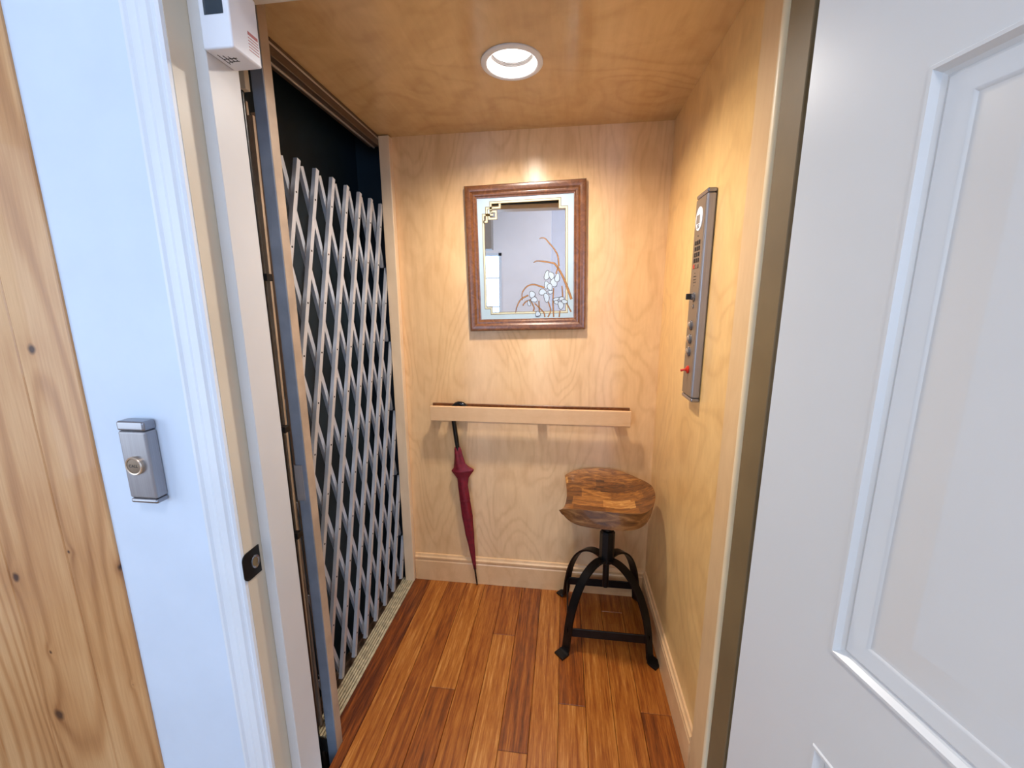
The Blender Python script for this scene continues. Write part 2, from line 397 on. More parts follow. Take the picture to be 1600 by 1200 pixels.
# door-local: x along the leaf from the hinge, y = thickness (0 outer .. DT inner face), rotate about the pivot
dM = Matrix.Translation((piv.x, piv.y, 0)) @ Matrix.Rotation(th, 4, 'Z') @ Matrix.Rotation(math.pi, 4, 'Z')
# local +x -> (-1,0) before the swing ; inner face is local y = -DT
def door():
    b = bm_()
    st, pw_, mu = .172, .325, .104
    xs = [0, st, st+pw_, st+pw_+mu, st+2*pw_+mu, DW]; zs = [.008, .22, .742, .912, 1.68, 1.79, 1.935, DH]
    y = -DT
    PR = [(0, 0), (.002, .0025), (.006, .0025), (.011, -.005), (.016, -.007), (.020, -.0045), (.040, -.0100), (.044, -.0125), (.050, -.0130), (.092, -.0045), (.096, -.0045)]
    g = {}
    def V(x, z, yy):
        k = (round(x, 5), round(z, 5), round(yy, 5))
        if k not in g: g[k] = b.verts.new((x, yy, z))
        return g[k]
    for i in range(5):
        for j in range(7):
            x0, x1, z0, z1 = xs[i], xs[i+1], zs[j], zs[j+1]
            if i in (1, 3) and j in (1, 3, 5):
                prev = [V(x0, z0, y), V(x1, z0, y), V(x1, z1, y), V(x0, z1, y)]
                for (o, d) in PR[1:]:
                    cur = [V(x0+o, z0+o, y-d), V(x1-o, z0+o, y-d), V(x1-o, z1-o, y-d), V(x0+o, z1-o, y-d)]
                    for q in range(4): b.faces.new((prev[q], prev[(q+1) % 4], cur[(q+1) % 4], cur[q]))
                    prev = cur
                b.faces.new(prev)
            else: b.faces.new((V(x0, z0, y), V(x1, z0, y), V(x1, z1, y), V(x0, z1, y)))
    # back and edges
    B = [b.verts.new((x, 0, z)) for x, z in ((0, zs[0]), (DW, zs[0]), (DW, DH), (0, DH))]
    b.faces.new(B)
    bott = [V(x, zs[0], y) for x in xs]; top = [V(x, DH, y) for x in xs]
    lft = [V(0, z, y) for z in zs]; rgt = [V(DW, z, y) for z in zs]
    b.faces.new([B[0], B[1]]+bott[::-1]); b.faces.new([B[3], B[2]]+top[::-1])
    b.faces.new([B[0]]+lft+[B[3]]); b.faces.new([B[1]]+rgt+[B[2]])
    o = obj('door_1', b, 'door_paint', None, 25); o.matrix_world = dM; o['kind'] = 'structure'
    o['label'] = 'white panelled door swung open on the right'
    for z in (.25, 1.02, 1.78):
        b = bm_(); lathe(b, [(.006, z-.045), (.006, z+.045)], 12, Matrix.Translation((-.004, .003, 0)), True)
        bx(b, (-.002, -.035, z-.044), (-.0002, 0, z+.044)); obj('hinge', b, 'brushed_steel', o)
door()

# ================================================================== HALL BEHIND THE CAMERA
b = bm_(); bx(b, (-2.4, -2.62, -.02), (1.8, YW, 0)); struct('floor_hall', b, 'hall_floor')
b = bm_(); bx(b, (-2.4, -2.62, 3.2), (1.8, YW, 3.22)); struct('ceiling_hall', b, 'white_paint')
b = bm_(); bx(b, (1.8, -2.62, 0), (1.82, YB, 3.2)); struct('wall_hall_right', b, 'hall_paint_bright')
b = bm_()
for lo, hi in (((-2.42, -2.62, 0), (-2.4, -1.5, 3.2)), ((-2.42, 0, 0), (-2.4, YB, 3.2)), ((-2.42, -1.5, 0), (-2.4, 0, .55)), ((-2.42, -1.5, 2.15), (-2.4, 0, 3.2))): bx(b, lo, hi)
struct('wall_hall_left', b, 'hall_paint')
WX0, WX1, WZ0, WZ1 = -1.88, -.90, .90, 2.13
b = bm_()
for lo, hi in (((-2.4, -2.22, 0), (WX0, -2.2, 3.2)), ((WX1, -2.22, 0), (-.205, -2.2, 3.2)), ((WX0, -2.22, 0), (WX1, -2.2, WZ0)), ((WX0, -2.22, WZ1), (WX1, -2.2, 3.2)), ((-.225, -2.6, 0), (-.205, -2.22, 3.2))): bx(b, lo, hi)
struct('wall_hall_back', b, 'hall_paint')
b = bm_()
for lo, hi in (((-.205, -2.62, 0), (.5, -2.6, 3.2)), ((1.5, -2.62, 0), (1.8, -2.6, 3.2)), ((.5, -2.62, 0), (1.5, -2.6, .8)), ((.5, -2.62, 2.2), (1.5, -2.6, 3.2))): bx(b, lo, hi)
struct('wall_hall_alcove', b, 'hall_paint_bright')
b = bm_()
for lo, hi in (((.5, -2.63, .8), (1.5, -2.59, .84)), ((.5, -2.63, 2.16), (1.5, -2.59, 2.2)), ((.5, -2.63, .8), (.54, -2.59, 2.2)), ((1.46, -2.63, .8), (1.5, -2.59, 2.2)), ((.985, -2.625, .8), (1.015, -2.6, 2.2))): bx(b, lo, hi)
w3 = struct('window_added_alcove', b, 'white_paint'); b = bm_(); bx(b, (.54, -2.614, .84), (1.46, -2.611, 2.16)); obj('pane', b, 'window_glass', w3)  # added window, unseen, opening for the alcove fill
b = bm_()
for lo, hi in (((WX0, -2.23, WZ0), (WX1, -2.19, WZ0+.04)), ((WX0, -2.23, WZ1-.04), (WX1, -2.19, WZ1)), ((WX0, -2.23, WZ0), (WX0+.04, -2.19, WZ1)), ((WX1-.04, -2.23, WZ0), (WX1, -2.19, WZ1)), ((WX0, -2.225, 1.78), (WX1, -2.2, 1.80)), ((WX0, -2.225, 1.38), (WX1, -2.2, 1.40)), ((-1.18, -2.225, WZ0), (-1.16, -2.2, WZ1))): bx(b, lo, hi)
w1 = struct('window_1', b, 'white_paint'); b = bm_(); bx(b, (WX0+.04, -2.214, WZ0+.04), (WX1-.04, -2.211, WZ1-.04)); obj('pane', b, 'window_glass', w1)
b = bm_()
for lo, hi in (((-2.43, -1.5, .55), (-2.39, 0, .59)), ((-2.43, -1.5, 2.11), (-2.39, 0, 2.15)), ((-2.43, -1.5, .55), (-2.39, -1.46, 2.15)), ((-2.43, -.04, .55), (-2.39, 0, 2.15)), ((-2.43, -.77, .55), (-2.39, -.73, 2.15))): bx(b, lo, hi)
w2 = struct('window_added_side', b, 'white_paint'); b = bm_(); bx(b, (-2.412, -1.46, .59), (-2.409, -.04, 2.11)); obj('pane', b, 'window_glass', w2)  # added window, unseen, opening for the side fill
b = bm_(); bx(b, (-1.9, -1.75, 2.11), (-.935, -1.6, 3.2), .002); struct('trim_11', b, 'taupe', label='taupe boxed beam end under the hall ceiling, seen in the mirror')

# ================================================================== SCISSOR GATE
g = thing('scissor_gate', 'silver metal folding lattice gate stretched across the left side of the cab', 'gate', (-.82, 1.45, 0))
GO = Vector((-.82, 1.45, 0)); SL = .046/.1625; P0 = 1.753; dz = .1625
YL, YR = 1.09, 1.815
def bar(y_at_p0, sgn, x0, x1, wd, mat):
    # y(z) = y0 + sgn*SL*(P0 - z)   from top 1.852 to bottom .04, clipped to [YL, YR]
    zt, zb = (1.852 if sgn < 0 else 1.846), .04
    Y = lambda z: y_at_p0+sgn*SL*(P0-z)
    if sgn < 0:   # y falls as z falls
        if Y(zt) > YR: zt = P0-(y_at_p0-YR)/SL
        if Y(zb) < YL: zb = P0-(y_at_p0-YL)/SL
    else:
        if Y(zt) < YL: zt = P0-(YL-y_at_p0)/SL
        if Y(zb) > YR: zb = P0-(YR-y_at_p0)/SL
    if zt-zb < .08: return
    b = bm_()
    d = Vector((0, Y(zt)-Y(zb), zt-zb)).normalized(); n = Vector((0, d.z, -d.y))
    A = Vector((0, Y(zb), zb))-GO; B = Vector((0, Y(zt), zt))-GO
    # U-channel section: web at the room side, two flanges behind
    h = wd/2; tk = .0016
    sec = [(x1, -h), (x1, h), (x0, h), (x0, h-tk), (x1-tk, h-tk), (x1-tk, -h+tk), (x0, -h+tk), (x0, -h)]
    V0 = [b.verts.new((s[0]-GO.x, 0, 0)+0*d if False else Vector((s[0]-GO.x, A.y, A.z))+n*s[1]) for s in sec]
    V1 = [b.verts.new(Vector((s[0]-GO.x, B.y, B.z))+n*s[1]) for s in sec]
    m = len(sec)
    for i in range(m): b.faces.new((V0[i], V0[(i+1) % m], V1[(i+1) % m], V1[i]))
    b.faces.new((V0[0], V0[1], V0[2], V0[3], V0[4], V0[5], V0[6], V0[7])); b.faces.new(V1[::-1])
    obj('bar', b, mat, g)
sp = .0945
base = 1.296
for k in range(-3, 14):
    y0 = base+sp*k
    bar(y0, -1, -.816, -.803, .0165, 'gate_metal')
for k in range(-12, 7):
    y0 = base+sp*k
    bar(y0, +1, -.834, -.822, .0165, 'gate_metal')
b = bm_()
for j in range(0, 11):
    z = P0-j*dz
    for k in range(-30, 30):
        y = base+sp*k-SL*(P0-z)
        if YL+.01 < y < YR-.01: lathe(b, [(.0, .0016), (.0028, .001), (.0034, 0)], 8, Matrix.Translation((-.803-GO.x, y-GO.y, z)) @ Matrix.Rotation(R(90), 4, 'Y')); 
obj('rivets', b, 'rivet_dark', g, kind='stuff')

# top track
t_ = thing('gate_track', 'dark brown double metal track under the ceiling above the folding gate', 'track', (-.82, 1.40, CH))
b = bm_(); bx(b, (-.029, -.42, -.045), (.018, .405, -.0005), .002); obj('channel', b, 'track_brown', t_)
b = bm_(); bx(b, (-.010, -.42, -.0505), (-.003, .405, -.0445), .001); obj('lip', b, 'track_light', t_)
b = bm_(); bx(b, (.018, -.42, -.020), (.0205, .405, -.014), .0006); obj('upper_lip', b, 'track_light', t_)

# gate post (channel) at the near end
t_ = thing('gate_post', 'tall grey and tan steel channel post at the near end of the folding gate', 'post', (-.72, .99, 0))
b = bm_(); bx(b, (-.016, -.017, -.36), (.015, -.013, 2.128), .001); obj('front_flange', b, 'post_grey', t_, label='bluish grey front flange of the post')
b = bm_(); bx(b, (.011, -.013, -.36), (.015, .018, 2.128), .0008); obj('web', b, 'post_tan', t_, label='tan inner face of the post')
b = bm_(); prism(b, [(-.0185, -.0175), (-.0185, -.020), (.004, -.020), (.0055, -.0175)], 'z', .88, .985); obj('cover_plate', b, 'brushed_steel', t_, label='short silver plate bent round the post')

# folded stack of lattice bars behind the post + black operator rod
t_ = thing('folded_gate_stack', 'bundle of tan folded gate bars between the left jamb and the post', 'gate', (-.815, 1.03, 0))
random.seed(8)
for k, (xa, xb, yy, m) in enumerate(((.008, -.006, .016, 'gate_metal_warm'), (.022, .006, .034, 'gate_metal_warm'), (-.004, .020, .002, 'post_tan'), (.035, .022, .024, 'gate_metal_warm'))):
    b = bm_(); tube(b, [(xa-.06*0, yy, -.30), (xb, yy+.004, 1.93-.02*k)], 0, flat=(.008, .015, (1, 0, 0))); obj('bar', b, m, t_)
t_ = thing('gate_latch_rod', 'black rod with brackets running down beside the left jamb', 'rod', (-.782, .992, 0))
b = bm_(); tube(b, [(-.005, 0, -.30), (-.002, 0, 1.925)], .0105, 10); obj('rod', b, 'black_plastic', t_, 40)
b = bm_(); bx(b, (-.006, -.006, 1.9255), (.020, .010, 2.03), .001); obj('hanger', b, 'jamb_paint', t_, label='beige strap holding the rod top')
for z in (1.495, 1.085, .76):
    b = bm_(); bx(b, (-.0145, -.0115, z-.012), (.022, .010, z+.006), .001)
    lathe(b, [(0, .0135), (.003, .0125), (.003, .010)], 8, Matrix.Translation((.008, 0, z-.003)) @ Matrix.Rotation(R(90), 4, 'X')); obj('bracket', b, 'black_iron', t_)

# ================================================================== LEFT WALL FITTINGS
t_ = thing('call_station', 'small brushed steel call box with round button on the white wall', 'call box', (-.929, YW, 1.075))
b = bm_(); bx(b, (-.034, -.029, -.0785), (.034, -.0002, .0785), .005, 3); obj('housing', b, 'brushed_steel', t_, 40)
for z0, z1 in ((.0790, .1010), (-.0905, -.0790)):
    b = bm_(); vs = bx(b, (-.0345, -.0295, z0), (.0345, -.0002, z1), .0055, 4); obj('end_cap', b, 'chrome', t_, 40)
b = bm_(); lathe(b, [(.0210, 0), (.0210, .0055), (.0195, .0072), (.0170, .0066), (.0165, .0045)], 32, Matrix.Translation((-.002, -.029, .001)) @ Matrix.Rotation(R(90), 4, 'X')); rg = obj('button_ring', b, 'brass_ring', t_, 40)
b = bm_(); lathe(b, [(.0163, .0), (.0163, .0052), (.0150, .0060), (0, .0063)], 32, Matrix.Translation((-.002, -.029, .001)) @ Matrix.Rotation(R(90), 4, 'X')); bt = obj('button', b, 'steel_face', t_, 40)
def text(txt, size, mat, M, parent, name='lettering', depth=.0002):
    cu = bpy.data.curves.new('lettering', 'FONT'); cu.body = txt; cu.size = size; cu.align_x = 'CENTER'; cu.align_y = 'CENTER'; cu.extrude = depth
    o = bpy.data.objects.new('tmp_text', cu); COL.objects.link(o)
    me = bpy.data.meshes.new_from_object(o.evaluated_get(bpy.context.evaluated_depsgraph_get())); bpy.data.objects.remove(o)
    me.transform(M); me.materials.clear(); me.materials.append(MATS[mat])
    o = bpy.data.objects.new(name, me); COL.objects.link(o); o.parent = parent; return o
bpy.context.view_layer.update()
text('CALL', .0095, 'dark_print', Matrix.Translation((-.002, -.0354, .001)) @ Matrix.Rotation(R(90), 4, 'X'), bt)

t_ = thing('strike_plate', 'black metal strike plate with a round hole on the left jamb', 'strike plate', (JL, .770, .820))
b = bm_()
pts = []
for i in range(9): a = R(90+i*180/8/2); pts.append((-.010+.016*math.cos(a), .019+.016*math.sin(a)))
for i in range(9): a = R(180+i*90/8); pts.append((-.010+.016*math.cos(a), -.019+.016*math.sin(a)))
pts = [(.026, .035)]+pts+[(.026, -.035)]
prism(b, pts, 'x', .0002, .0024); obj('plate', b, 'black_iron', t_, label='black plate')
b = bm_(); lathe(b, [(.0125, 0), (.0120, .0020), (.0095, .0012), (.008, .0)], 24, Matrix.Translation((.0024, .010, 0)) @ Matrix.Rotation(R(90), 4, 'Y') @ Matrix.Diagonal((1.35, 1, 1, 1))); obj('hole_rim', b, 'chrome', t_, 40)
b = bm_(); lathe(b, [(.0095, .0004), (0, .0004)], 24, Matrix.Translation((.0024, .010, 0)) @ Matrix.Rotation(R(90), 4, 'Y') @ Matrix.Diagonal((1.3, 1, 1, 1))); obj('hole_cup', b, 'jamb_tan_shaded', t_)

t_ = thing('door_interlock', 'white plastic lock box with a dark window high on the left jamb', 'lock box', (-.6975, .8385, 1.902))
b = bm_(); bx(b, (0, -.0385, 0), (.0635, .0385, .122), .004, 3); dv = obj('housing', b, 'device_white', t_, 40)
b = bm_(); bx(b, (.012, -.0395, .056), (.052, -.0384, .110), .0004); obj('window', b, 'smoked_window', t_, label='dark smoked window')
b = bm_()
for k in range(6): bx(b, (.0634, .005, .018+k*.0055), (.0638, .032, .0195+k*.0055 if k < 5 else .0240+k*.0055))
obj('caution_print', b, 'red_print', t_, label='faint red lines of small print')
b = bm_()
for k in range(4): bx(b, (.012+k*.008, -.020+.004*k, -.0003), (.014+k*.008, .012-.003*k, 0))
bx(b, (.012, -.006, -.0003), (.042, -.004, 0)); bx(b, (.016, .004, -.0003), (.040, .006, 0))
obj('label_print', b, 'dark_print', t_, label='dark scribbled label on the underside')

# ================================================================== DOWNLIGHT
t_ = thing('recessed_downlight', 'round white recessed downlight glowing in the plywood ceiling', 'ceiling light', (LX, LY, CH))
b = bm_(); lathe(b, [(.093, -.0005), (.093, -.004), (.088, -.007), (.078, -.0075), (.073, -.004), (.072, .0)], 48); obj('trim_ring', b, 'trim_white', t_, 40)
prof = []
for k in range(9):
    z = k*.0036; r = .0745-.0014*k; prof += [(r, z), (r-.0018, z+.0010)]
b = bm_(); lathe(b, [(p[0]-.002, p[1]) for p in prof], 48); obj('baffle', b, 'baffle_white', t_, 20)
b = bm_(); lathe(b, [(.0605, .0300), (.056, .0292), (.045, .0270)], 40); obj('lens', b, 'bulb', t_, 60); b = bm_(); lathe(b, [(.045, .0270), (.02, .0245), (0, .0240)], 40); obj('diffuser', b, 'bulb', t_)
b = bm_(); lathe(b, [(.078, .0185), (.080, .0185), (.080, .05), (0, .05)], 40); obj('can', b, 'black_iron', t_, 60)
bpy.data.objects['downlight_bulb'].location.z = CH+.0225

# ================================================================== HANDRAIL
t_ = thing('handrail', 'pale maple board rail mounted low across the back plywood wall', 'handrail', (-.159, CY1, .925))
b = bm_(); bx(b, (-.456, -.074, -.0355), (.456, -.056, .0335), .003, 2); obj('rail_board', b, 'maple_rail', t_, 30)
b = bm_(); bx(b, (-.462, -.010, -.036), (.458, -.0005, .0335), .001); obj('back_plate', b, 'frame_wood', t_, label='darker backing strip behind the rail')
for x in (-.43, .06, .40):
    b = bm_(); bx(b, (x-.02, -.056, -.020), (x+.02, -.012, .014), .002); obj('standoff', b, 'maple_trim', t_)

# ================================================================== FRAMED MIRROR
mi = thing('framed_mirror', 'brown wooden framed mirror etched with irises on the back wall', 'mirror', (-.1738, CY1, 1.614), (0, R(-1.2), 0))
FW_, FH_ = .257, .307
FP = [(0, 0), (0, .020), (.003, .024), (.012, .026), (.024, .024), (.032, .018), (.037, .0185), (.041, .0175), (.046, .0135), (.051, .0125), (.051, 0)]
for side in range(4):
    b = bm_(); L_ = FH_ if side % 2 == 0 else FW_; D_ = FW_ if side % 2 == 0 else FH_
    A = [b.verts.new((-D_+u, -d, -(L_-u))) for u, d in FP]; B = [b.verts.new((-D_+u, -d, (L_-u))) for u, d in FP]
    n = len(FP)
    for i in range(n-1): b.faces.new((A[i], A[i+1], B[i+1], B[i]))
    b.faces.new((A[n-1], A[0], B[0], B[n-1])); b.faces.new(A); b.faces.new(B[::-1])
    bmesh.ops.rotate(b, verts=b.verts, cent=(0, 0, 0), matrix=Matrix.Rotation(R(90*side), 3, 'Y'))
    obj('frame_moulding', b, 'frame_wood', mi, 22)
b = bm_(); bx(b, (-.207, -.0100, -.257), (.207, -.0012, .257)); obj('mirror_glass', b, 'mirror_glass', mi)
GY = -.0102
def ribbon(b, pts, wd, y=GY, closed=False, taper=None):
    P = [Vector((p[0], p[1])) for p in pts]; n = len(P); Ls, Rs = [], []
    for i, p in enumerate(P):
        d0 = (p-P[i-1]).normalized() if i else (P[1]-p).normalized()
        d1 = (P[i+1]-p).normalized() if i < n-1 else d0
        n0 = Vector((-d0.y, d0.x)); n1 = Vector((-d1.y, d1.x)); m = (n0+n1)
        m = m.normalized() if m.length > 1e-6 else n0
        k = 1/max(.5, m.dot(n0)); h = (wd if taper is None else taper[i])/2*k
        if i == 0: m = n0
        Ls.append(b.verts.new((p.x+m.x*h, y, p.y+m.y*h))); Rs.append(b.verts.new((p.x-m.x*h, y, p.y-m.y*h)))
    for i in range(n-1): b.faces.new((Ls[i], Ls[i+1], Rs[i+1], Rs[i]))
def smoothline(pts, k=6):
    P = [Vector(p) for p in pts]; P = [P[0]*2-P[1]]+P+[P[-1]*2-P[-2]]; out = []
    for i in range(1, len(P)-2):
        for j in range(k):
            t = j/k; out.append(.5*((2*P[i])+(-P[i-1]+P[i+1])*t+(2*P[i-1]-5*P[i]+4*P[i+1]-P[i+2])*t*t+(-P[i-1]+3*P[i]-3*P[i+1]+P[i+2])*t**3))
    out.append(P[-2]); return out
MAIN = [(-0.1363, 0.1886), (-0.1813, 0.1886), (-0.1836, -0.2054), (-0.1576, -0.2054), (-0.1576, -0.230), (0.1760, -0.230), (0.1760, 0.2034), (0.148, 0.2034), (0.148, 0.2372), (-0.1468, 0.2372), (-0.1471, 0.2009)]
PB = [(-0.1074, 0.2331), (-0.1077, 0.2161), (-0.1658, 0.2161), (-0.1658, 0.1613), (-0.1815, 0.1613)]
PC = [(-0.1541, 0.2015), (-0.125, 0.2015), (-0.125, 0.1727), (-0.1557, 0.1727), (-0.1557, 0.192)]
# frosted margin: cells between the glass edge and the line
b = bm_()
def q4(x0, z0, x1, z1): b.faces.new([b.verts.new((x, GY+.00005, z)) for x, z in ((x0, z0), (x1, z0), (x1, z1), (x0, z1))])
q4(-.206, -.256, -.1825, .256); q4(.1760, -.256, .206, .256); q4(-.1825, -.256, .1760, -.230); q4(-.1468, .2372, .148, .256)
q4(-.1825, .1886, -.1468, .256); q4(.148, .2034, .1760, .256); q4(-.1825, -.230, -.1576, -.2054)
obj('frosted_border', b, 'frost', mi)
b = bm_(); [ribbon(b, p, .0078, GY-.0001) for p in (MAIN, PB, PC)]; obj('border_band', b, 'cream_print', mi)
b = bm_()
for p in (MAIN, PB, PC):
    for s in (-1, 1):
        q = []
        P = [Vector(v) for v in p]
        for i, v in enumerate(P):
            d0 = (v-P[i-1]).normalized() if i else (P[1]-v).normalized(); d1 = (P[i+1]-v).normalized() if i < len(P)-1 else d0
            n0, n1 = Vector((-d0.y, d0.x)), Vector((-d1.y, d1.x)); m = (n0+n1)/ (1+n0.dot(n1)) if n0.dot(n1) > -.9 else n0
            q.append(v+m*s*.0044)
        ribbon(b, q, .0019, GY-.00015)
obj('border_lines', b, 'gold_print', mi)
LV = [[(0.0605, 0.0815), (0.0705, 0.0843), (0.0845, 0.081), (0.1011, 0.0626), (0.1216, 0.0382), (0.138, 0.0089), (0.1431, -0.0343)], [(0.0334, -0.017), (0.0485, -0.0103), (0.0795, -0.0139), (0.1074, -0.0195), (0.1272, -0.0269), (0.1543, -0.0685), (0.1754, -0.1159), (0.1971, -0.1764)], [(-0.0189, -0.1749), (-0.0183, -0.1439), (0.0023, -0.1173), (0.0305, -0.1089), (0.0583, -0.1165), (0.0792, -0.1239)], [(-0.0501, -0.2293), (-0.0425, -0.2014), (-0.0238, -0.1708), (0.0085, -0.1545)], [(0.0152, -0.1716), (0.0324, -0.207), (0.0301, -0.2239)], [(0.0358, -0.19), (0.074, -0.2288), (0.0805, -0.251)], [(0.055, -0.1794), (0.0568, -0.2385)], [(0.1201, -0.1268), (0.1168, -0.1887), (0.1195, -0.2518)], [(0.0959, -0.1843), (0.1061, -0.2225), (0.0945, -0.2513)], [(0.1471, -0.2234), (0.1435, -0.2523)], [(0.1748, -0.19), (0.1959, -0.2314)], [(0.1411, -0.0342), (0.1304, -0.067)], [(0.1563, -0.1185), (0.1593, -0.1656)], [(-0.0174, -0.1989), (-0.0031, -0.1822), (0.0151, -0.1756)]]
PT = [(0.0913, -0.0722, 0.0103, 0.0189, -15), (0.1102, -0.0736, 0.0103, 0.0155, 20), (0.1206, -0.1038, 0.0137, 0.0172, 10), (0.136, -0.0841, 0.0096, 0.0172, -10), (0.0894, -0.1131, 0.0096, 0.0155, 0), (0.1032, -0.1214, 0.0096, 0.0137, 15), (0.0718, -0.1428, 0.0155, 0.012, 0), (0.0883, -0.1671, 0.0103, 0.0189, 10), (0.1058, -0.1435, 0.0103, 0.0069, 0), (0.0256, -0.1518, 0.012, 0.0137, 0), (0.0341, -0.174, 0.0131, 0.0103, 0), (0.0108, -0.1895, 0.0048, 0.012, 10), (0.1301, -0.175, 0.0131, 0.0062, 20), (0.1338, -0.1891, 0.0131, 0.0062, -20), (0.1506, -0.2014, 0.011, 0.0165, 10), (0.1669, -0.1858, 0.012, 0.0076, -20), (0.1542, -0.1725, 0.011, 0.0062, 10), (0.0498, -0.2363, 0.0103, 0.0103, 0)]
wid = [(.001, .0045), (.001, .0085), (.0015, .0055), (.001, .005)]+[(.003, .004)]*10
for i, l in enumerate(LV):
    sm = smoothline(l); n = len(sm); a, c = wid[i]; tp = [a+(c-a)*(j/(n-1))**.7 for j in range(n)]
    b = bm_(); ribbon(b, sm, 0, GY-.0002, taper=[t*1+.0024 for t in tp])
    lf = obj('leaf_outline' if i < 4 else 'stem_outline', b, 'outline_print', mi)
    b = bm_(); ribbon(b, sm, 0, GY-.00026, taper=tp); obj('leaf_fill' if i < 4 else 'stem_fill', b, 'leaf_print', lf)
for ip, (x, z, rx, rz, a) in enumerate(PT):
    for nm, k, yy, m in (('petal_outline', .0022, -.0003, 'outline_print'), ('petal', -.0001, -.00036, 'petal_print')):
        b = bm_(); vs = []
        for i in range(20):
            t = 2*math.pi*i/20; wob = 1+.09*math.sin(3*t+x*300)
            px, pz = (rx+k)*wob*math.cos(t), (rz+k)*wob*math.sin(t); c, s = math.cos(R(a)), math.sin(R(a))
            vs.append(b.verts.new((x+px*c-pz*s, GY+yy-ip*.00013, z+px*s+pz*c)))
        b.faces.new(vs)
        if nm == 'petal': obj('petal', b, m, po)
        else: po = obj('petal_outline', b, m, mi)

# ================================================================== CONTROL PANEL
cp = thing('cab_control_panel', 'tall slim brushed steel elevator control panel on the right plywood wall', 'control panel', (CX1, 1.315, 1.43))
FX = -.026
b = bm_(); bx(b, (FX, -.050, -.295), (-.0003, .050, .295), .0055, 4); obj('body', b, 'brushed_steel', cp, 40)
b = bm_(); bx(b, (FX-.0006, -.040, -.292), (FX+.0004, .046, .292)); obj('face_plate', b, 'steel_face', cp, label='darker brushed face plate')
for z0, z1 in ((.2955, .308), (-.308, -.2955)):
    b = bm_(); bx(b, (FX-.0005, -.0505, z0), (-.0003, .0505, z1), .0045, 3); obj('end_cap', b, 'chrome', cp, 40)
YX = rotM('Y', -90)
def disc(name, y, z, prof, mat, parent=cp, sc=(1, 1, 1)):
    b = bm_(); lathe(b, prof, 28, Matrix.Translation((FX-.0006, y, z)) @ Matrix.Rotation(R(-90), 4, 'Y') @ Matrix.Diagonal((*sc, 1)), False)
    return obj(name, b, mat, parent, 40)
ds = disc('display', .006, .235, [(.030, 0), (.030, .0016), (.027, .0024), (0, .0024)], 'white_plastic', sc=(1.12, 1, 1)); ds['label'] = 'white oval display surround'
b = bm_(); bx(b, (FX-.0038, -.006, .222), (FX-.0028, .024, .246)); obj('screen', b, 'lcd', ds)
b = bm_()
for k in range(3): bx(b, (FX-.0034, -.004, .209+k*.004), (FX-.0029, .018, .211+k*.004))
obj('display_print', b, 'dark_print', ds)
disc('indicator', .006, .187, [(.002, 0), (.002, .001), (0, .001)], 'key_black')
for r in range(5):
    for c in range(3):
        b = bm_(); y = -.012+c*.017; z = .168-r*.017
        bx(b, (FX-.0030, y-.006, z-.0062), (FX-.0004, y+.006, z+.0062), .0012)
        k = obj('key', b, ('red_knob' if (r == 4 and c == 2) else 'steel_face' if (r == 4) else 'key_black'), cp)
        if r == 4 and c == 2: k['label'] = 'small red key'
b = bm_()
for r in range(5):
    for c in range(3 if r not in (0, 4) else 1):
        bx(b, (FX-.0010, -.004+c*.009-(0 if r not in (0, 4) else -.009), .078-r*.009), (FX-.0004, .002+c*.009-(0 if r not in (0, 4) else -.009), .081-r*.009))
obj('speaker_slots', b, 'key_black', cp)
kk = disc('key_switch', .0, .010, [(.0145, 0), (.0145, .003), (.012, .005), (.009, .005), (.009, .009), (0, .009)], 'chrome')
b = bm_(); bx(b, (FX-.024, -.003, .002), (FX-.006, .003, .020), .0018, 2); obj('key', b, 'black_plastic', kk)
disc('lock_barrel', .0, -.018, [(.006, 0), (.006, .003), (0, .003)], 'chrome')
for z in (-.075, -.118, -.157):
    bb = disc('push_button', .004, z, [(.0150, 0), (.0150, .004), (.0125, .006), (.0110, .005)], 'chrome')
    b = bm_(); lathe(b, [(.0108, .002), (.0108, .007), (.008, .010), (0, .0112)], 24, Matrix.Translation((FX-.0006, .004, z)) @ Matrix.Rotation(R(-90), 4, 'Y')); obj('button_cap', b, 'brass_ring', bb, 40)
sr = disc('stop_switch', .0, -.213, [(.0125, 0), (.0125, .003), (.010, .005), (.006, .006), (.006, .009), (0, .009)], 'red_knob'); sr['label'] = 'red stop switch'
b = bm_(); tube(b, [(FX-.009, .0, -.213), (FX-.022, .004, -.217)], [.0030, .0038], 10); obj('toggle', b, 'red_knob', sr, 40)

